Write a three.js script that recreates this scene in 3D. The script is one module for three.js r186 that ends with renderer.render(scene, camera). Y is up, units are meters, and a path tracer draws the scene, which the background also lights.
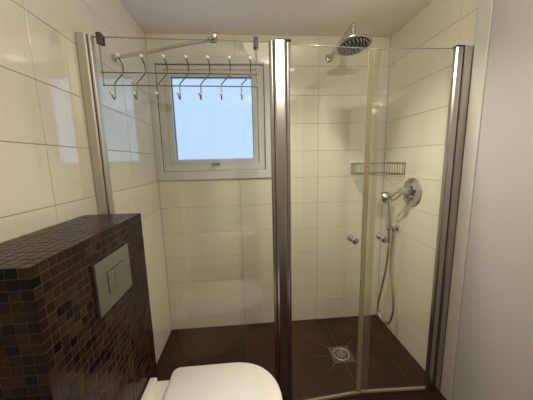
import * as THREE from 'three';
import { RectAreaLightUniformsLib } from 'three/addons/lights/RectAreaLightUniformsLib.js';
import { RoundedBoxGeometry } from 'three/addons/geometries/RoundedBoxGeometry.js';
import { mergeGeometries, toCreasedNormals } from 'three/addons/utils/BufferGeometryUtils.js';

// ---------- camera, sky, exposure ----------
const scene = new THREE.Scene();
const camera = new THREE.PerspectiveCamera(2 * Math.atan(200 / 248.258) * 180 / Math.PI, 533 / 400, 0.05, 50);
camera.position.set(0.6452, 1.3318, 1.881);
camera.rotation.order = 'YXZ';
camera.rotation.set(-0.1558, -0.0787, -0.0235);
camera.updateMatrixWorld(true);
scene.background = new THREE.Color().setRGB(0.95, 1.29, 2.0);      // even, bluish overcast daylight
const renderer = new THREE.WebGLRenderer({ antialias: true });
renderer.toneMapping = THREE.LinearToneMapping;
renderer.toneMappingExposure = 0.69;
renderer.shadowMap.enabled = true;
RectAreaLightUniformsLib.init();
const LAMPCOLOR = new THREE.Color().setRGB(1, 0.92, 0.80), LAMPPOWER = 2.0, SPOTPOWER = 9.5;

const W = 1.724, H = 2.2, FRONT = 2.75;       // room: x 0..W, y 0..H, z 0 (window wall) .. FRONT

// ---------- helpers ----------
let seed = 7;
const rnd = () => { seed = (seed * 1664525 + 1013904223) >>> 0; return seed / 4294967296; };
const V = (x, y, z) => new THREE.Vector3(x, y, z);
const taken = new Map();
function numbered(n) { const k = taken.get(n) ?? 0; taken.set(n, k + 1); return k ? n + '_' + String(k).padStart(3, '0') : n; }
function shade(o) { o.castShadow = true; o.receiveShadow = true; return o; }
function mesh(name, geo, mat, parent) {
  const m = shade(new THREE.Mesh(geo, mat)); m.name = parent ? name : numbered(name); (parent ?? scene).add(m); return m;
}
function thing(name, label, category, pos = [0, 0, 0], group) {
  const g = new THREE.Group(); g.name = numbered(name); g.position.set(...pos); scene.add(g);
  g.userData = { label, category }; if (group) g.userData.group = group; return g;
}
function structure(name, label, category, pos) { const g = thing(name, label, category, pos); g.userData.kind = 'structure'; return g; }
function box(x0, x1, y0, y1, z0, z1, r = 0) {
  const w = x1 - x0, h = y1 - y0, d = z1 - z0;
  const g = r ? new RoundedBoxGeometry(w, h, d, 2, Math.min(r, w / 2.01, h / 2.01, d / 2.01)) : new THREE.BoxGeometry(w, h, d);
  return g.translate((x0 + x1) / 2, (y0 + y1) / 2, (z0 + z1) / 2);
}
function join(list) { return mergeGeometries(list.map((g) => { const n = g.index ? g.toNonIndexed() : g; if (!n.attributes.uv) n.setAttribute('uv', new THREE.BufferAttribute(new Float32Array(n.attributes.position.count * 2), 2)); return n; })); }
function poly(pts) { const s = new THREE.Shape(); pts.forEach(([x, y], i) => (i ? s.lineTo(x, y) : s.moveTo(x, y))); s.closePath(); return s; }
// a tile: outline in metres, front face at z = 0, thickness t, chamfer c
function slab(pts, t, c, segs = 1) {
  const g = new THREE.ExtrudeGeometry(poly(pts), { depth: t - 2 * c, bevelEnabled: true, bevelThickness: c, bevelSize: c, bevelOffset: -c, bevelSegments: segs, curveSegments: 1 });
  return g.translate(0, 0, -(t - c));
}
// an outline in plan [x, z] pulled up from y0 to y1
function upright(pts, y0, y1, c = 0.0008) {
  const g = new THREE.ExtrudeGeometry(poly(pts.map(([x, z]) => [x, -z])), { depth: y1 - y0 - 2 * c, bevelEnabled: true, bevelThickness: c, bevelSize: c, bevelOffset: -c, bevelSegments: 1 });
  return g.rotateX(-Math.PI / 2).translate(0, y0 + c, 0);
}
function ring(x0, x1, y0, y1, a, z0, z1, c = 0.003) {     // a rectangular frame; a = [left, right, bottom, top] widths
  const s = poly([[x0, y0], [x1, y0], [x1, y1], [x0, y1]]);
  s.holes.push(poly([[x0 + a[0], y0 + a[2]], [x0 + a[0], y1 - a[3]], [x1 - a[1], y1 - a[3]], [x1 - a[1], y0 + a[2]]]));
  return new THREE.ExtrudeGeometry(s, { depth: z1 - z0 - 2 * c, bevelEnabled: true, bevelThickness: c, bevelSize: c, bevelOffset: -c, bevelSegments: 2 }).translate(0, 0, z0 + c);
}
function tube(points, r, n = 40, radial = 8, tension = 0.5) {
  const c = new THREE.CatmullRomCurve3(points.map((p) => (p.isVector3 ? p : V(...p))), false, 'catmullrom', tension);
  const g = new THREE.TubeGeometry(c, n, r, radial, false);
  const caps = [points[0], points[points.length - 1]].map((p) => { const q = p.isVector3 ? p : V(...p); return new THREE.SphereGeometry(r, radial, 6).translate(q.x, q.y, q.z); });
  return join([g, ...caps]);
}
function rod(a, b, r, radial = 12) {
  const A = V(...a), B = V(...b), d = B.clone().sub(A), g = new THREE.CylinderGeometry(r, r, d.length(), radial);
  g.applyQuaternion(new THREE.Quaternion().setFromUnitVectors(V(0, 1, 0), d.clone().normalize()));
  return g.translate((A.x + B.x) / 2, (A.y + B.y) / 2, (A.z + B.z) / 2);
}
function lathe(profile, n = 40) { return new THREE.LatheGeometry(profile.map(([r, y]) => new THREE.Vector2(r, y)), n); }
function circle(cx, cy, r, n = 24) { return [...Array(n)].map((_, i) => [cx + r * Math.cos(i / n * 2 * Math.PI), cy + r * Math.sin(i / n * 2 * Math.PI)]); }

// ---------- materials ----------
const lin = (r, g, b) => new THREE.Color().setRGB(r, g, b);
const std = (o) => new THREE.MeshStandardMaterial(o), phy = (o) => new THREE.MeshPhysicalMaterial(o);
function hash(x, y, s) { let h = (x * 374761393 + y * 668265263 + s * 974634777) | 0; h = Math.imul(h ^ (h >>> 13), 1274126177); return ((h ^ (h >>> 16)) >>> 0) / 4294967296; }
function vnoise(x, y, p, s) {                               // tiling value noise, period p
  const xi = Math.floor(x), yi = Math.floor(y), fx = x - xi, fy = y - yi, u = fx * fx * (3 - 2 * fx), v = fy * fy * (3 - 2 * fy), m = (a) => ((a % p) + p) % p;
  const a = hash(m(xi), m(yi), s), b = hash(m(xi + 1), m(yi), s), c = hash(m(xi), m(yi + 1), s), d = hash(m(xi + 1), m(yi + 1), s);
  return a + (b - a) * u + (c - a) * v + (a - b - c + d) * u * v;
}
function fbm(x, y, p, s, o = 5) { let t = 0, a = 0.5; for (let i = 0; i < o; i++) { t += a * vnoise(x, y, p, s + i); x *= 2; y *= 2; p *= 2; a /= 2; } return t; }
function texture(n, f, srgb = true) {
  const d = new Uint8Array(n * n * 4);
  for (let j = 0; j < n; j++) for (let i = 0; i < n; i++) { const c = f(i / n, j / n), k = 4 * (j * n + i); d[k] = c[0]; d[k + 1] = c[1]; d[k + 2] = c[2]; d[k + 3] = 255; }
  const t = new THREE.DataTexture(d, n, n); t.wrapS = t.wrapT = THREE.RepeatWrapping; t.magFilter = THREE.LinearFilter; t.minFilter = THREE.LinearMipmapLinearFilter; t.generateMipmaps = true;
  if (srgb) t.colorSpace = THREE.SRGBColorSpace; t.needsUpdate = true; return t;
}
const mix = (a, b, t) => a.map((v, i) => v + (b[i] - v) * Math.min(1, Math.max(0, t)));
const slateTexture = texture(512, (u, v) => {
  const a = fbm(u * 5, v * 5, 5, 11), b = fbm(u * 24, v * 24, 24, 31, 3), c = fbm(u * 3, v * 3, 3, 53);
  let k = mix([58, 40, 29], [92, 62, 43], (a - 0.3) * 2.2); k = mix(k, [94, 63, 44], (c - 0.52) * 2.4); return mix(k, [44, 31, 24], (b - 0.5) * 1.3);
});
slateTexture.repeat.set(1.3, 1.3);
const M = {
  tile: [0, 1, 2].map((i) => phy({ color: lin(0.81, 0.75, 0.61).multiplyScalar(1 - 0.012 * i), roughness: 0.06, ior: 2.3 })),
  grout: std({ color: lin(0.30, 0.255, 0.185), roughness: 0.9 }),
  plaster: std({ color: lin(0.70, 0.67, 0.61), roughness: 0.85 }),
  ceiling: std({ color: lin(0.88, 0.845, 0.77), roughness: 0.9 }),
  slate: phy({ map: slateTexture, color: lin(0.58, 0.45, 0.34), roughness: 0.5, specularIntensity: 0.5 }),
  floorGrout: std({ color: lin(0.075, 0.056, 0.042), roughness: 0.9 }),
  drainGrout: std({ color: lin(0.095, 0.076, 0.058), roughness: 0.9 }),
  chrome: std({ color: lin(0.56, 0.55, 0.53), metalness: 1, roughness: 0.14 }),
  steel: std({ color: lin(0.20, 0.19, 0.175), metalness: 1, roughness: 0.3 }),
  alu: std({ color: lin(0.45, 0.437, 0.41), metalness: 1, roughness: 0.27 }),
  anodised: std({ color: lin(0.56, 0.53, 0.47), metalness: 0.8, roughness: 0.45 }),
  hose: std({ color: lin(0.52, 0.50, 0.46), metalness: 1, roughness: 0.35 }),
  satin: std({ color: lin(0.37, 0.37, 0.335), metalness: 1, roughness: 0.42 }),
  dark: std({ color: lin(0.03, 0.028, 0.026), roughness: 0.5 }),
  clip: std({ color: lin(0.075, 0.068, 0.06), metalness: 0.2, roughness: 0.5 }),
  ball: phy({ color: lin(0.78, 0.77, 0.74), roughness: 0.2 }),
  glass: phy({ color: lin(0.955, 0.975, 0.95), transmission: 1, roughness: 0, ior: 1.5, thickness: 0 }),
  pane: phy({ color: lin(0.97, 0.98, 0.99), transmission: 1, roughness: 0, ior: 1.5, thickness: 0 }),
  edge: phy({ color: lin(0.26, 0.31, 0.27), roughness: 0.15 }),
  seal: phy({ color: lin(0.62, 0.56, 0.38), roughness: 0.25, transmission: 0.6, thickness: 0 }),
  sealClear: phy({ color: lin(0.86, 0.84, 0.77), roughness: 0.05, transmission: 0.92, thickness: 0 }),
  rail: phy({ color: lin(0.40, 0.36, 0.27), roughness: 0.4 }),
  frame: phy({ color: lin(0.65, 0.65, 0.63), roughness: 0.35 }),
  gasket: std({ color: lin(0.06, 0.06, 0.07), roughness: 0.7 }),
  paint: phy({ color: lin(0.62, 0.585, 0.52), roughness: 0.4 }),
  leaf: phy({ color: lin(0.49, 0.48, 0.46), roughness: 0.42 }),
  ceramic: phy({ color: lin(0.80, 0.745, 0.66), roughness: 0.12, ior: 1.55 }),
  lid: phy({ color: lin(0.75, 0.705, 0.66), roughness: 0.14, ior: 1.6 }),
  mosaic: [[0.062, 0.030, 0.018], [0.046, 0.023, 0.014], [0.080, 0.040, 0.024], [0.034, 0.018, 0.012], [0.010, 0.006, 0.005], [0.100, 0.043, 0.023]].map((c) => phy({ color: lin(...c).multiplyScalar(0.5), roughness: 0.22, specularIntensity: 0.3 })),
  mosaicGrout: std({ color: lin(0.085, 0.064, 0.05), roughness: 0.9 }),
  lampGlow: std({ color: lin(0.8, 0.78, 0.72), emissive: lin(1, 0.86, 0.66), emissiveIntensity: 4, roughness: 0.5 }),
  lampMetal: std({ color: lin(0.7, 0.69, 0.66), roughness: 0.5 }),
};

// ---------- the room ----------
// tile grid on a wall; u0..u1 by 0..H, joints at uj + n * 0.6, rows of 0.2 from the ceiling; hole = [u0, u1, v0, v1]
const GAP = 0.0011;
function tiles(parent, u0, u1, uj, hole, vmin = 0) {
  let first = Math.floor((u0 - uj) / 0.6 + 1e-6);
  for (let n = first; uj + n * 0.6 < u1 - 0.004; n++) {
    const a = Math.max(u0, uj + n * 0.6) + GAP, b = Math.min(u1, uj + (n + 1) * 0.6) - GAP;
    if (b - a < 0.008) continue;
    for (let k = 0; k < 11; k++) {
      const c = H - (k + 1) * 0.2 + GAP, d = H - k * 0.2 - GAP;
      if (d < vmin) continue;
      let pts = [[a, c], [b, c], [b, d], [a, d]];
      if (hole) {
        const [h0, h1, g0, g1] = hole;
        if (a < h1 && b > h0 && c < g1 && d > g0) {
          const inX = b <= h1, above = d > g1 + 0.004, below = c < g0 - 0.004;     // the hole starts left of every tile
          if (inX && !above && !below) continue;
          if (inX) pts = above ? [[a, g1], [b, g1], [b, d], [a, d]] : [[a, c], [b, c], [b, g0], [a, g0]];
          else if (!above && !below) pts = [[h1, c], [b, c], [b, d], [h1, d]];
          else if (above) pts = [[h1, c], [b, c], [b, d], [a, d], [a, g1], [h1, g1]];
          else pts = [[a, c], [b, c], [b, d], [h1, d], [h1, g0], [a, g0]];
        }
      }
      mesh('tile', slab(pts, 0.008, 0.0009), M.tile[Math.floor(rnd() * 3)], parent);
    }
  }
}
const WIN = [0, 0.842, 1.206, 2.06];          // window opening x0 x1 y0 y1
const T = 0.16;
const wallBack = structure('wall_back', 'cream tiled wall with the window and the shower head', 'wall');
mesh('backing', join([box(-T, W + T, -T, WIN[2], -T, -0.0016), box(WIN[1], W + T, WIN[2], WIN[3], -T, -0.0016), box(-T, 0, WIN[2], WIN[3], -T, -0.0016), box(-T, W + T, WIN[3], H + T, -T, -0.0016)]), M.grout, wallBack);
tiles(wallBack, 0, W, 0.5945, [-1, WIN[1], WIN[2], WIN[3]]);
const wallLeft = structure('wall_left', 'cream glossy tiled wall behind the dark mosaic box', 'wall', [0, 0, 0]);
wallLeft.rotation.y = Math.PI / 2;            // u = -z
mesh('backing', box(-FRONT - T, T, -T, H + T, -T, -0.0016), M.grout, wallLeft);
tiles(wallLeft, -FRONT, 0, -0.4, null);
const wallRight = structure('wall_right', 'cream tiled shower wall carrying the mixer and soap basket', 'wall', [W, 0, 0]);
wallRight.rotation.y = -Math.PI / 2;          // u = z
const DOOR = [0.80, 1.62, 2.04];
mesh('backing', join([box(-T, 0.73, -T, H + T, -T, -0.0016), box(DOOR[1] + 0.075, FRONT + T, -T, H + T, -T, 0), box(0.73, DOOR[1] + 0.075, DOOR[2] + 0.07, H + T, -T, -0.0016), box(0.73, DOOR[1] + 0.075, -T, H + T, -T, -0.06), box(0.73, DOOR[1] + 0.075, -T, 0, -T, -0.0016)]), M.grout, wallRight);
tiles(wallRight, 0, 0.728, 0.62, null);
mesh('plaster_strip', box(0.728, DOOR[1] + 0.075, DOOR[2] + 0.07, H, -0.0016, 0), M.plaster, wallRight);
const wallFront = structure('wall_front', 'plain pale wall behind the viewer', 'wall');
mesh('plaster', box(-T, W + T, -T, H + T, FRONT, FRONT + T), M.plaster, wallFront);
const ceiling = structure('ceiling', 'smooth off-white ceiling', 'ceiling');
const SPOT = [1.10, 0.65];                    // recessed downlight over the shower
{
  const s = poly([[-T, T], [-T, -FRONT - T], [W + T, -FRONT - T], [W + T, T]]);
  s.holes.push(poly(circle(SPOT[0], -SPOT[1], 0.052, 32).reverse()));
  mesh('plaster', new THREE.ExtrudeGeometry(s, { depth: T, bevelEnabled: false }).rotateX(-Math.PI / 2).translate(0, H, 0), M.ceiling, ceiling);
}

// floor: brown stone-look tiles, cut towards the drain
const floor = structure('floor', 'brown stone-look tiled floor', 'floor');
floor.rotation.x = -Math.PI / 2;              // local y = -z
mesh('screed', box(-T, W + T, -FRONT - T, T, -T, -0.0016), M.floorGrout, floor);
const DR = [1.255, 0.395], DH = 0.072;
const area = (p) => Math.abs(p.reduce((s, a, i) => { const b = p[(i + 1) % p.length]; return s + a[0] * b[1] - a[1] * b[0]; }, 0)) / 2;
function floorTile(pts) { if (pts.length > 2 && area(pts) > 6e-4) mesh('floor_tile', slab(pts, 0.008, 0.0008), M.slate, floor); }
const P = 0.325, X0 = -0.045, Z0 = 0.07;
for (let i = 0; X0 + i * P < W; i++) for (let j = -1; Z0 + j * P < FRONT; j++) {
  const x0 = Math.max(0, X0 + i * P) + 0.0014, x1 = Math.min(W, X0 + (i + 1) * P) - 0.0014, z0 = Math.max(0, Z0 + j * P) + 0.0014, z1 = Math.min(FRONT, Z0 + (j + 1) * P) - 0.0014;
  const rect = [[x0, -z1], [x1, -z1], [x1, -z0], [x0, -z0]];
  if (x1 > DR[0] - 0.2 && x0 < DR[0] + 0.2 && z1 > DR[1] - 0.2 && z0 < DR[1] + 0.2) {
    // the four tiles round the drain leave a square for it and are slit along the diagonal
    const sx = (x0 + x1) / 2 > DR[0] ? 1 : -1, sz = (z0 + z1) / 2 > DR[1] ? 1 : -1, e = 0.0014, k = 0.005, A = Math.abs((sx > 0 ? x1 : x0) - DR[0]), B = Math.abs((sz > 0 ? z1 : z0) - DR[1]);
    const q = [[DH, e], [A, e], [A, B], [e, B], [e, DH], [DH - k, DH], [DH + 0.075, DH + 0.075], [DH, DH - k]];
    floorTile((sx * sz > 0 ? q.reverse() : q).map(([u, v]) => [DR[0] + sx * u, -DR[1] - sz * v]));
  } else floorTile(rect);
}
mesh('drain_mortar', box(DR[0] - 0.19, DR[0] + 0.19, -DR[1] - 0.19, -DR[1] + 0.19, -0.0016, -0.0004), M.drainGrout, floor);

// window
const win = structure('window_1', 'grey-white framed window with a bluish pane', 'window');
mesh('frame', ring(WIN[0], WIN[1], WIN[2], WIN[3], [0.044, 0.047, 0.062, 0.052], -0.12, 0.012, 0.004), M.frame, win);
mesh('frame_rebate', ring(0.043, 0.796, 1.267, 2.009, [0.05, 0.048, 0.05, 0.03], -0.12, -0.012, 0.003), M.frame, win);
const sash = mesh('sash', ring(0.092, 0.749, 1.316, 1.98, [0.042, 0.042, 0.038, 0.043], -0.10, -0.026, 0.006), M.frame, win);
mesh('gasket', ring(0.131, 0.71, 1.351, 1.94, [0.005, 0.005, 0.005, 0.005], -0.068, -0.046, 0.001), M.gasket, sash);
mesh('pane', box(0.132, 0.709, 1.352, 1.939, -0.063, -0.059), M.pane, win);
const latch = mesh('latch', join([box(0.395, 0.455, 1.312, 1.328, -0.016, 0.0, 0.004), rod([0.425, 1.32, -0.004], [0.425, 1.32, 0.012], 0.009), box(0.39, 0.43, 1.314, 1.326, 0.006, 0.014, 0.003)]), M.satin, win);
mesh('shadow_gasket', ring(0.0415, 0.797, 1.2655, 2.0105, [0.005, 0.005, 0.005, 0.006], -0.02, -0.006, 0.0005), M.gasket, win);

// door in the right wall
const door = structure('door_1', 'flat off-white door leaf with a pale casing beside the shower', 'door');
mesh('casing', box(W - 0.016, W + 0.06, 0, DOOR[2] + 0.07, 0.7285, DOOR[0] - 0.002, 0.003), M.paint, door);
mesh('casing', box(W - 0.016, W + 0.06, 0, DOOR[2] + 0.07, DOOR[1] + 0.002, DOOR[1] + 0.074, 0.003), M.paint, door);
mesh('casing', box(W - 0.016, W + 0.06, DOOR[2] + 0.002, DOOR[2] + 0.07, DOOR[0] - 0.002, DOOR[1] + 0.002, 0.003), M.paint, door);
mesh('leaf', box(W - 0.012, W + 0.03, 0.006, DOOR[2], DOOR[0] + 0.001, DOOR[1] - 0.001, 0.002), M.leaf, door);

// ---------- ceiling lamp (above and just before the viewer) ----------
const LAMP = [0.93, 1.5];
{
  const l = thing('ceiling_lamp', 'round opal ceiling lamp above the toilet', 'ceiling lamp', [LAMP[0], H, LAMP[1]]);
  mesh('base_plate', lathe([[0, 0], [0.235, 0], [0.24, -0.012], [0.235, -0.02], [0, -0.02]]), M.lampMetal, l);
  mesh('diffuser', lathe([[0.23, -0.02], [0.222, -0.055], [0.185, -0.1], [0.11, -0.135], [0, -0.15]]), M.lampGlow, l);
  const p = new THREE.PointLight(LAMPCOLOR, LAMPPOWER); p.castShadow = true; p.shadow.radius = 1;
  p.position.set(LAMP[0] + 0.065, H - 0.21, LAMP[1] + 0.1); scene.add(p);
}

{
  const l = thing('downlight', 'small round recessed downlight in the ceiling over the shower', 'downlight', [SPOT[0], H, SPOT[1]]);
  mesh('trim_ring', lathe([[0.047, 0.0], [0.048, -0.004], [0.060, -0.004], [0.064, -0.0005], [0.064, 0.0]], 40), M.lampMetal, l);
  mesh('can', lathe([[0.047, -0.001], [0.051, -0.001], [0.051, 0.10], [0, 0.10], [0, 0.097], [0.047, 0.097], [0.047, -0.001]], 40), M.lampMetal, l);
  mesh('lens', lathe([[0.046, 0.05], [0.046, 0.054], [0, 0.054], [0, 0.05], [0.046, 0.05]], 32), M.lampGlow, l);
  const p = new THREE.SpotLight(LAMPCOLOR, SPOTPOWER, 0, 1.08, 1); p.castShadow = true; p.shadow.radius = 2;
  p.position.set(SPOT[0], H + 0.03, SPOT[1]); p.target.position.set(SPOT[0], 0, SPOT[1]); scene.add(p, p.target);
}

// ---------- shower screen: fixed pane, wall profile, post ----------
const TOP = 1.838, SA = Math.atan2(0.024, 0.80);
const screen = thing('shower_screen', 'fixed clear glass shower screen between left wall and silver post', 'shower screen', [0, 0, 0.755]);
screen.rotation.y = SA;
{
  const wp = mesh('wall_profile', join([upright([[0.002, -0.016], [0.04, -0.016], [0.04, 0.018], [0.034, 0.021], [0.008, 0.021], [0.002, 0.018]], 0.0, TOP + 0.004), upright([[0.0425, -0.013], [0.054, -0.013], [0.054, 0.013], [0.051, 0.016], [0.0455, 0.016], [0.0425, 0.013]], 0.0, TOP + 0.002)]), M.anodised, screen);
  mesh('gasket', box(0.0385, 0.044, 0.0, TOP - 0.002, -0.010, 0.008), M.gasket, wp);
  const g = mesh('glass_pane', box(0.05, 0.765, 0.012, TOP - 0.004, -0.003, 0.003), M.glass, screen);
  mesh('polished_edge', box(0.055, 0.765, TOP - 0.004, TOP - 0.0005, -0.003, 0.003, 0.0008), M.edge, g);
  mesh('bottom_channel', box(0.05, 0.765, 0.0, 0.018, -0.01, 0.01, 0.002), M.rail, screen);
}
{
  const p = mesh('post', upright([[0.781, -0.012], [0.831, -0.012], [0.831, 0.016], [0.824, 0.019], [0.788, 0.019], [0.781, 0.016]], 0.0, TOP), M.alu, screen);
  mesh('rounded_edge', upright(circle(0.7715, 0.004, 0.0105), 0.0, TOP - 0.002), M.alu, screen);
  mesh('rounded_edge', upright(circle(0.8415, 0.004, 0.0105), 0.0, TOP - 0.006), M.alu, screen);
  mesh('cap', box(0.793, 0.858, TOP, TOP + 0.007, -0.008, 0.014, 0.002), M.dark, p);
  mesh('gasket', join([box(0.7795, 0.783, 0.001, TOP - 0.003, -0.008, 0.012), box(0.829, 0.8325, 0.001, TOP - 0.003, -0.008, 0.012)]), M.gasket, p);
}
// door leaves
function doorLeaf(label, x0, z0, x1, z1, sealSide) {
  const len = Math.hypot(x1 - x0, z1 - z0), d = thing('shower_door', label, 'shower door', [x0, 0, z0], 'swinging leaves of the shower');
  d.rotation.y = Math.atan2(-(z1 - z0), x1 - x0);
  const T0 = 1.826, far = sealSide > 0;
  const g = mesh('glass_pane', box(far ? 0 : 0.015, far ? len - 0.015 : len, 0.028, T0, -0.003, 0.003), M.glass, d);
  mesh('polished_edge', box(far ? 0 : 0.015, far ? len - 0.015 : len, T0, T0 + 0.0025, -0.003, 0.003, 0.0008), M.edge, g);
  const e = far ? len : 0, w = far ? -1 : 1;
  const s = [e, e + w * (far ? 0.024 : 0.034)].sort((a, b) => a - b);
  mesh('door_seal', upright([[s[0], -0.0045], [s[1], -0.0045], [s[1], 0.0045], [s[0], 0.0045]], 0.016, T0 + 0.001), far ? M.seal : M.sealClear, d);
  const r = mesh('bottom_seal', box(0, len, 0.012, 0.027, -0.005, 0.006, 0.003), M.rail, d);
  const kx = e + w * 0.075, ky = 0.928;
  const k = mesh('knob', rod([kx, ky, -0.028], [kx, ky, 0.012], 0.007), M.chrome, d);
  for (const q of [1, -1]) mesh('knob_head', lathe([[0, 0.032], [0.014, 0.032], [0.017, 0.028], [0.017, 0.013], [0.012, 0.006], [0.012, 0.0], [0, 0]], 24).rotateX(q * Math.PI / 2).translate(kx, ky, q * 0.0035), M.chrome, k);
  return d;
}
const MEET = [1.250, 0.697];
doorLeaf('glass shower door leaf hinged on the silver post', 0.858, 0.728, MEET[0] - 0.002, MEET[1], 1);
doorLeaf('glass shower door leaf hinged at the right wall', MEET[0] + 0.004, MEET[1], 1.628, 0.712, -1);
{
  const j = thing('shower_door_jamb', 'silver upright jamb profile on the right tiled wall', 'door jamb', [0, 0, 0.713]);
  const a = mesh('hinge_profile', upright([[1.629, -0.010], [1.667, -0.010], [1.667, 0.008], [1.66, 0.013], [1.636, 0.013], [1.629, 0.008]], 0.004, 1.83), M.alu, j);
  mesh('gasket', join([box(1.666, 1.6725, 0.004, 1.829, -0.008, 0.006)]), M.gasket, a);
  mesh('cap', box(1.627, 1.669, 1.83, 1.837, -0.011, 0.014, 0.002), M.dark, a);
  mesh('wall_profile', upright([[1.6715, -0.014], [W - 0.0016, -0.014], [W - 0.0016, 0.0135], [1.679, 0.0135], [1.6715, 0.010]], 0.0, 1.834), M.alu, j);
  mesh('foot', box(1.63, 1.67, 0.0, 0.006, -0.008, 0.012), M.steel, j);
}

// ---------- support bar ----------
{
  const b = thing('support_bar', 'chrome support bar from the glass top to the left wall', 'support bar');
  const A = [0.527, 1.848, 0.717], B = [0.0, 1.862, 0.475];
  const dir = V(B[0] - A[0], B[1] - A[1], B[2] - A[2]).normalize();
  mesh('rod', rod([A[0] + dir.x * 0.012, A[1], A[2] + dir.z * 0.012], [0.004, 1.862, 0.477], 0.009, 16), M.chrome, b);
  const cz = 0.739;
  mesh('clamp', lathe([[0, 0.024], [0.014, 0.023], [0.019, 0.018], [0.0205, 0.006], [0.0205, 0.0044], [0, 0.0044]], 28).rotateX(Math.PI / 2).translate(A[0], 1.846, cz), M.chrome, b);
  mesh('clamp_back', lathe([[0, 0.024], [0.014, 0.023], [0.019, 0.018], [0.0205, 0.006], [0.0205, 0.0044], [0, 0.0044]], 28).rotateX(-Math.PI / 2).translate(A[0], 1.846, cz), M.chrome, b);
  mesh('wall_flange', lathe([[0, 0.022], [0.013, 0.022], [0.018, 0.012], [0.019, 0], [0, 0]], 24).rotateZ(-Math.PI / 2).translate(0.0, 1.862, 0.477), M.chrome, b);
}

// ---------- coat hook rack hung on the screen ----------
{
  const r = thing('hook_rack', 'wire hook rack with seven double hooks hung over the glass', 'hook rack', [0, 0, 0.755]);
  r.rotation.y = SA;
  const zf = 0.020, hi = 1.697, lo = 1.648, xl = 0.086, xr = 0.706;
  for (const x of [xl, xr]) {
    mesh('clip', join([box(x - 0.0095, x + 0.0095, TOP - 0.035, TOP + 0.008, 0.0045, 0.02, 0.003), box(x - 0.0095, x + 0.0095, TOP + 0.0002, TOP + 0.008, -0.016, 0.02, 0.003), box(x - 0.0095, x + 0.0095, TOP - 0.03, TOP + 0.008, -0.016, -0.0045, 0.003)]), M.clip, r);
    mesh('hanger_wire', rod([x, TOP - 0.03, zf - 0.004], [x, lo - 0.002, zf - 0.0035], 0.0026), M.steel, r);
  }
  mesh('rail', rod([xl - 0.006, hi, zf], [xr + 0.004, hi, zf], 0.0022), M.steel, r);
  mesh('rail', rod([xl - 0.004, lo, zf], [xr + 0.003, lo, zf], 0.0022), M.steel, r);
  const hg = tube([[0.0, 0.046, 0.034], [0.0035, 0.037, 0.026], [0.004, 0.022, 0.010], [0.003, 0.008, 0.005], [0, -0.004, 0.005], [-0.012, -0.018, 0.005], [-0.030, -0.037, 0.005], [-0.0365, -0.047, 0.005], [-0.0365, -0.07, 0.006], [-0.0365, -0.096, 0.010], [-0.0365, -0.107, 0.018], [-0.037, -0.104, 0.027], [-0.038, -0.092, 0.036]], 0.0024, 56, 8);
  const b1 = new THREE.SphereGeometry(0.0072, 16, 12).translate(0, 0.05, 0.036), b2 = new THREE.SphereGeometry(0.0066, 16, 12).translate(-0.038, -0.088, 0.038);
  for (let i = 0; i < 7; i++) {
    const h = mesh('hook', hg, M.steel, r); h.position.set(0.166 + i * 0.0848, hi, zf);
    mesh('ball_tip', b1, M.ball, h); mesh('ball_tip', b2, M.ball, h);
  }
}

// ---------- shower head ----------
{
  const s = thing('rain_shower', 'round chrome rain shower head on its arm above the doors', 'shower head', [1.270, 2.052, 0]);
  const arm = [[0, 0, 0.004], [0.003, 0.006, 0.1], [0.006, 0.014, 0.22], [0.008, 0.024, 0.35], [0.009, 0.026, 0.39]];
  const ag = tube(arm, 0.015, 48, 16);
  mesh('wall_flange', lathe([[0, 0.014], [0.018, 0.014], [0.027, 0.008], [0.029, 0], [0, 0]], 32).rotateX(Math.PI / 2), M.chrome, s);
  mesh('arm', ag, M.chrome, s);
  mesh('elbow', join([rod([0.009, 0.03, 0.39], [0.009, -0.04, 0.391], 0.012, 20), new THREE.SphereGeometry(0.0155, 20, 14).translate(0.009, 0.026, 0.39)]), M.chrome, s);
  mesh('ball_joint', lathe([[0, 0.03], [0.013, 0.028], [0.017, 0.018], [0.017, 0.006], [0.03, 0], [0, 0]], 28).translate(0.009, -0.066, 0.391), M.chrome, s);
  const hd = mesh('head', lathe([[0, 0.002], [0.03, 0.002], [0.075, -0.003], [0.097, -0.008], [0.101, -0.013], [0.099, -0.018], [0.092, -0.02], [0, -0.02]], 48), M.chrome, s);
  hd.position.set(0.009, -0.068, 0.391); hd.rotation.set(-0.13, 0, 0.06);
  mesh('spray_face', lathe([[0.088, -0.0195], [0.087, -0.0215], [0, -0.0215]], 40), M.dark, hd);
  const nz = [];
  for (const [rr, n] of [[0.078, 24], [0.06, 18], [0.042, 12], [0.024, 7], [0.007, 2]]) for (let i = 0; i < n; i++) {
    const a = i / n * 2 * Math.PI + rr * 9; nz.push(new THREE.CylinderGeometry(0.0042, 0.003, 0.009, 7).translate(rr * Math.cos(a), -0.0255, rr * Math.sin(a)));
  }
  const no = mesh('nozzles', join(nz), std({ color: lin(0.35, 0.34, 0.33), metalness: 0.7, roughness: 0.4 }), hd); no.userData.kind = 'stuff';
}

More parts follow.
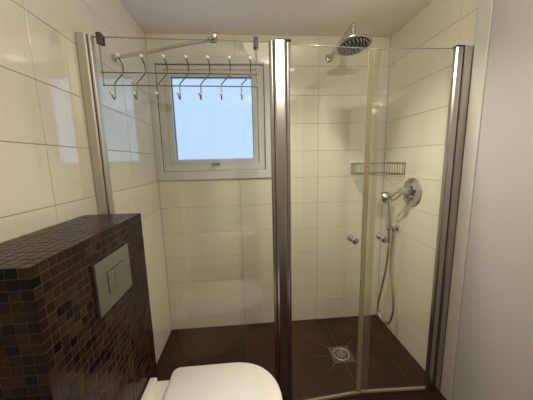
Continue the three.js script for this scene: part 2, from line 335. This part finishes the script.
// ---------- mixer on the right wall ----------
{
  const m = thing('shower_mixer', 'round chrome shower mixer with a loop lever on the right wall', 'shower mixer', [W, 1.106, 0.348]);
  const face = (g) => g.rotateZ(Math.PI / 2);          // lathe axis y -> -x
  mesh('escutcheon', face(lathe([[0, 0.016], [0.05, 0.016], [0.066, 0.013], [0.072, 0.009], [0.086, 0.0085], [0.092, 0.005], [0.094, 0], [0, 0]], 56)), M.chrome, m);
  mesh('body', face(lathe([[0, 0.084], [0.020, 0.084], [0.0235, 0.08], [0.0235, 0.045], [0.031, 0.04], [0.033, 0.016], [0, 0.016]], 36)).translate(0, 0.012, 0), M.chrome, m);
  mesh('diverter', face(lathe([[0, 0.03], [0.010, 0.03], [0.012, 0.026], [0.012, 0.0], [0, 0.0]], 24)).translate(-0.015, -0.048, 0.0), M.chrome, m);
  const x = -0.068, a = [0.012, 0.0], ang = Math.atan2(-0.085, -0.118), L = 0.115, w = 0.0165;
  const P2 = (t, s) => [x - t * 0.10, a[0] + Math.sin(ang) * t + Math.cos(ang) * s, a[1] + Math.cos(ang) * t - Math.sin(ang) * s];
  const loop = []; for (let i = 0; i <= 24; i++) { const u = i / 24 * 2 * Math.PI; const c = Math.cos(u), q = Math.sin(u); loop.push(V(...P2(0.022 + (L - 0.02) * (0.5 + 0.5 * Math.sign(c) * Math.abs(c) ** 0.5), Math.sign(q) * w * Math.abs(q) ** 0.5))); }
  loop.pop();
  mesh('lever', new THREE.TubeGeometry(new THREE.CatmullRomCurve3(loop, true), 80, 0.0062, 10, true), M.chrome, m);
}

// ---------- hand shower, holder, hose ----------
{
  const h = thing('hand_shower_holder', 'small chrome wall holder gripping the hand shower', 'shower holder', [W, 0.832, 0.215]);
  mesh('wall_flange', lathe([[0, 0.014], [0.016, 0.014], [0.023, 0.008], [0.024, 0], [0, 0]], 28).rotateZ(Math.PI / 2), M.chrome, h);
  mesh('arm', rod([-0.01, 0, 0], [-0.042, 0, 0], 0.0105, 20), M.chrome, h);
  mesh('cradle', lathe([[0.0145, -0.014], [0.0185, -0.014], [0.0195, 0.0], [0.0185, 0.014], [0.0145, 0.014], [0.0145, -0.014]], 28).translate(-0.059, 0, -0.002), M.chrome, h);
  mesh('hose_outlet', rod([-0.028, -0.004, 0], [-0.028, -0.034, 0], 0.009, 16), M.chrome, h);
}
{
  const h = thing('hand_shower', 'slim chrome hand shower standing in its wall holder', 'hand shower', [1.665, 0.832, 0.213]);
  mesh('handle', tube([[0, -0.105, 0.002], [0, -0.05, 0.001], [0, 0.0, 0], [-0.001, 0.08, -0.006], [-0.004, 0.15, -0.018], [-0.010, 0.19, -0.030], [-0.016, 0.212, -0.045]], 0.0125, 60, 14), M.chrome, h);
  const hd = mesh('head', lathe([[0, 0.032], [0.014, 0.030], [0.024, 0.020], [0.030, 0.006], [0.033, -0.006], [0.032, -0.013], [0, -0.013]], 36), M.chrome, h);
  hd.position.set(-0.022, 0.222, -0.034); hd.scale.setScalar(1.32);
  hd.quaternion.setFromUnitVectors(V(0, -1, 0), V(-0.55, -0.25, -0.60).normalize());
  mesh('spray_face', lathe([[0.027, -0.0125], [0.026, -0.0145], [0, -0.0145]], 30), M.satin, hd);
}
{
  const pts = [[1.665, 0.706, 0.215], [1.665, 0.65, 0.213], [1.662, 0.51, 0.200], [1.66, 0.33, 0.160], [1.66, 0.18, 0.125], [1.66, 0.105, 0.150], [1.66, 0.088, 0.215], [1.66, 0.13, 0.285], [1.66, 0.24, 0.322], [1.662, 0.36, 0.305], [1.67, 0.50, 0.250], [1.682, 0.64, 0.222], [1.695, 0.74, 0.215], [1.696, 0.788, 0.215]];
  const ho = mesh('shower_hose', tube(pts, 0.0078, 160, 10), M.hose);
  ho.userData = { label: 'silver flexible shower hose looping down to the floor', category: 'hose' };
}

// ---------- corner soap basket ----------
{
  const b = thing('soap_basket', 'chrome wire corner basket above the mixer', 'soap basket', [W, 1.222, 0]);
  const q = new THREE.QuadraticBezierCurve3(V(-0.268, 0, 0.006), V(-0.215, 0, 0.215), V(-0.006, 0, 0.268)), hgt = 0.076;
  const at = (y) => q.getPoints(20).map((p) => V(p.x, y, p.z));
  mesh('rim', join([tube(at(hgt), 0.0027, 60), rod([-0.268, hgt, 0.006], [-0.006, hgt, 0.006], 0.0022), rod([-0.006, hgt, 0.006], [-0.006, hgt, 0.268], 0.0022)]), M.steel, b);
  mesh('base_ring', join([tube(at(0), 0.0024, 60), rod([-0.268, 0, 0.006], [-0.006, 0, 0.006], 0.0022), rod([-0.006, 0, 0.006], [-0.006, 0, 0.268], 0.0022)]), M.steel, b);
  for (let i = 0; i <= 25; i++) { const p = q.getPointAt(i / 25); mesh('upright_wire', rod([p.x, 0, p.z], [p.x, hgt, p.z], 0.0018, 8), M.steel, b); }
  for (let i = 1; i < 13; i++) { const p = q.getPointAt(i / 13); mesh('base_wire', rod([p.x, 0, p.z], [p.x + (-0.006 - p.x) * (i / 13), 0, 0.006 + (p.z - 0.006) * 0.0], 0.0014, 6), M.steel, b); }
}

// ---------- floor drain ----------
{
  const d = thing('floor_drain', 'round metal floor drain in the shower floor', 'drain', [DR[0], 0, DR[1]]);
  mesh('rim', lathe([[0.046, 0.0], [0.047, 0.004], [0.058, 0.004], [0.062, 0.0], [0.046, 0.0]], 40), M.alu, d);
  mesh('sump', lathe([[0.0465, 0.0006], [0.0, 0.0006]], 32), M.dark, d);
  const bars = [new THREE.CylinderGeometry(0.010, 0.010, 0.002, 20).translate(0, 0.0025, 0)];
  const rr = new THREE.TorusGeometry(0.027, 0.0035, 6, 36).rotateX(Math.PI / 2).scale(1, 0.35, 1).translate(0, 0.0025, 0); bars.push(rr);
  for (let i = 0; i < 10; i++) bars.push(box(0.008, 0.048, 0.0014, 0.0036, -0.0032, 0.0032).rotateY(i / 10 * 2 * Math.PI));
  mesh('grate', join(bars), M.alu, d);
}

// ---------- mosaic cistern box ----------
const BX = 0.218, BY = 1.138, BZ0 = 0.865, BZ1 = 1.388;
{
  const b = thing('cistern_box', 'dark brown mosaic tiled cistern box standing against the left wall', 'cistern box', [0, 0, 0]);
  const e = 0.0014;
  mesh('core', box(0.001, BX - e, 0, BY - e, BZ0 + e, BZ1 - e), M.mosaicGrout, b);
  const px = (BX) / 9, py = BY / 48, pz = (BZ1 - BZ0) / 22, g = 0.0009, t = 0.0035;
  const chip = (w, h) => slab([[-w / 2 + g, -h / 2 + g], [w / 2 - g, -h / 2 + g], [w / 2 - g, h / 2 - g], [-w / 2 + g, h / 2 - g]], t, 0.0007);
  const G = { front: chip(pz, py).rotateY(Math.PI / 2), near: chip(px, py), top: chip(px, pz).rotateX(-Math.PI / 2), far: chip(px, py).rotateY(Math.PI) };
  const all = [];
  const size = (c, du, dv) => {                // size in the picture
    const pr = [[-1, -1], [1, -1], [1, 1], [-1, 1]].map(([a, d]) => c.clone().addScaledVector(du, a / 2).addScaledVector(dv, d / 2).project(camera)).map((p) => [p.x * 266.5, p.y * 200]);
    const cc = c.clone().project(camera); if (Math.abs(cc.x) > 1 || Math.abs(cc.y) > 1 || cc.z > 1) return 0; return area(pr);
  };
  for (let i = 0; i < 22; i++) for (let j = 0; j < 48; j++) {
    const y = (j + 0.5) * py, z = BZ0 + (i + 0.5) * pz; if (z > 1.02 && z < 1.195 && y > 0.92 && y < 1.05) continue;
    const c = V(BX, y, z); all.push(['front', c, size(c, V(0, 0, pz), V(0, py, 0))]);
  }
  for (let i = 0; i < 9; i++) for (let j = 0; j < 48; j++) {
    const c = V((i + 0.5) * px, (j + 0.5) * py, BZ1); all.push(['near', c, size(c, V(px, 0, 0), V(0, py, 0))]);
    all.push(['far', V((i + 0.5) * px, (j + 0.5) * py, BZ0), 0]);
  }
  for (let i = 0; i < 9; i++) for (let j = 0; j < 22; j++) { const c = V((i + 0.5) * px, BY, BZ0 + (j + 0.5) * pz); all.push(['top', c, size(c, V(px, 0, 0), V(0, 0, pz))]); }
  all.forEach((a) => { const q = rnd(); a[3] = q < 0.16 ? 4 : q < 0.2 ? 5 : Math.floor(rnd() * 4); a[4] = (rnd() - 0.5) * 0.0007; });
  all.sort((a, c) => c[2] - a[2]);
  const rest = M.mosaic.map(() => []);
  const N = { front: V(1, 0, 0), near: V(0, 0, 1), far: V(0, 0, -1), top: V(0, 1, 0) };
  all.forEach(([f, c, , k, o], i) => {
    const p = c.clone().addScaledVector(N[f], o - 0.0004);
    if (i < 300) mesh('mosaic_tile', G[f], M.mosaic[k], b).position.copy(p);
    else rest[k].push(G[f].clone().translate(p.x, p.y, p.z));
  });
  const geos = rest.map((l) => join(l)), merged = mergeGeometries(geos, true);
  mesh('small_mosaic_tiles', merged, M.mosaic, b).userData.kind = 'stuff';
}
// flush plate
{
  const f = thing('flush_plate', 'satin metal dual flush plate on the mosaic box', 'flush plate', [BX, 0.985, 1.115]);
  f.rotation.y = Math.PI / 2;                  // local x = -z
  const hw = 0.095, hh = 0.077, bx0 = -0.045, bx1 = 0.055, by0 = -0.037, by1 = 0.034, dv = -0.006;
  mesh('plate', ring(-hw, hw, -hh, hh, [hw + bx0, hw - bx1, hh + by0, hh - by1], 0.0005, 0.011, 0.002), M.satin, f);
  mesh('recess', box(bx0 - 0.004, bx1 + 0.004, by0 - 0.004, by1 + 0.004, 0.0005, 0.004), M.dark, f);
  mesh('button', box(bx0 + 0.0025, dv - 0.001, by0 + 0.0025, by1 - 0.0025, 0.004, 0.0125, 0.0015), M.satin, f);
  mesh('button', box(dv + 0.001, bx1 - 0.0025, by0 + 0.0025, by1 - 0.0025, 0.004, 0.0125, 0.0015), M.satin, f);
}

// ---------- toilet ----------
{
  const tz = 1.112, t = thing('toilet', 'white wall-hung toilet with its lid closed', 'toilet', [BX + 0.006, 0, tz]);
  // outline in plan, local x forward from the box, z sideways
  const outline = (xb, xf, hw, rb, n = 22) => {
    const a = []; const xs = xb + (xf - xb) * 0.56;
    for (let i = 0; i <= 5; i++) { const u = i / 5 * Math.PI / 2; a.push([xb + rb - rb * Math.cos(u), -hw + rb - rb * Math.sin(u)]); }
    for (let i = 0; i <= n; i++) { const u = -Math.PI / 2 + i / n * Math.PI; const c = Math.cos(u), s = Math.sin(u); a.push([xs + (xf - xs) * Math.pow(Math.max(c, 0), 0.86), hw * Math.sign(s) * Math.pow(Math.abs(s), 0.94)]); }
    for (let i = 0; i <= 5; i++) { const u = i / 5 * Math.PI / 2; a.push([xb + rb - rb * Math.sin(u), hw - rb + rb * Math.cos(u)]); }
    return a;
  };
  const puff = (pts, y0, y1, c, seg) => {
    const g = new THREE.ExtrudeGeometry(poly(pts.map(([x, z]) => [x, -z])), { depth: y1 - y0 - 2 * c, bevelEnabled: true, bevelThickness: c, bevelSize: c, bevelOffset: -c, bevelSegments: seg });
    return toCreasedNormals(g.rotateX(-Math.PI / 2).translate(0, y0 + c, 0), 0.7);
  };
  // bowl: stacked outlines
  const rows = [[0.12, 0.30, 0.09, 0.04], [0.17, 0.36, 0.12, 0.05], [0.25, 0.44, 0.15, 0.05], [0.33, 0.49, 0.168, 0.05], [0.40, 0.512, 0.176, 0.05], [0.428, 0.514, 0.177, 0.05], [0.434, 0.508, 0.173, 0.05]];
  const pos = [], idx = []; const R0 = rows.map(([y, xf, hw, rb]) => outline(0, xf, hw, rb).map(([x, z]) => [x, y, z])), n = R0[0].length;
  R0.forEach((r) => r.forEach((p) => pos.push(...p)));
  for (let i = 0; i < R0.length - 1; i++) for (let k = 0; k < n; k++) { const a = i * n + k, b = i * n + (k + 1) % n; idx.push(a, a + n, b, b, a + n, b + n); }
  for (const [i, s] of [[0, 0], [R0.length - 1, 1]]) { const c = pos.length / 3; pos.push(0.22, R0[i][0][1], 0); for (let k = 0; k < n; k++) { const a = i * n + k, b = i * n + (k + 1) % n; s ? idx.push(a, c, b) : idx.push(a, b, c); } }
  const bg = new THREE.BufferGeometry(); bg.setAttribute('position', new THREE.Float32BufferAttribute(pos, 3)); bg.setIndex(idx);
  mesh('bowl', toCreasedNormals(bg, 0.9), M.ceramic, t);
  mesh('rear_ledge', box(-0.004, 0.027, 0.40, 0.464, -0.166, 0.166, 0.007), M.ceramic, t);
  mesh('hinge_deck', box(0.02, 0.1, 0.42, 0.451, -0.160, 0.160, 0.006), M.ceramic, t);
  mesh('seat', puff(outline(0.092, 0.518, 0.183, 0.03), 0.437, 0.455, 0.005, 3), M.lid, t);
  mesh('lid', puff(outline(0.088, 0.524, 0.187, 0.032), 0.457, 0.484, 0.009, 4), M.lid, t);
  for (const s of [-1, 1]) mesh('hinge', rod([0.086, 0.458, s * 0.06], [0.086, 0.458, s * 0.11], 0.009, 16), M.lid, t);
}

renderer.render(scene, camera);
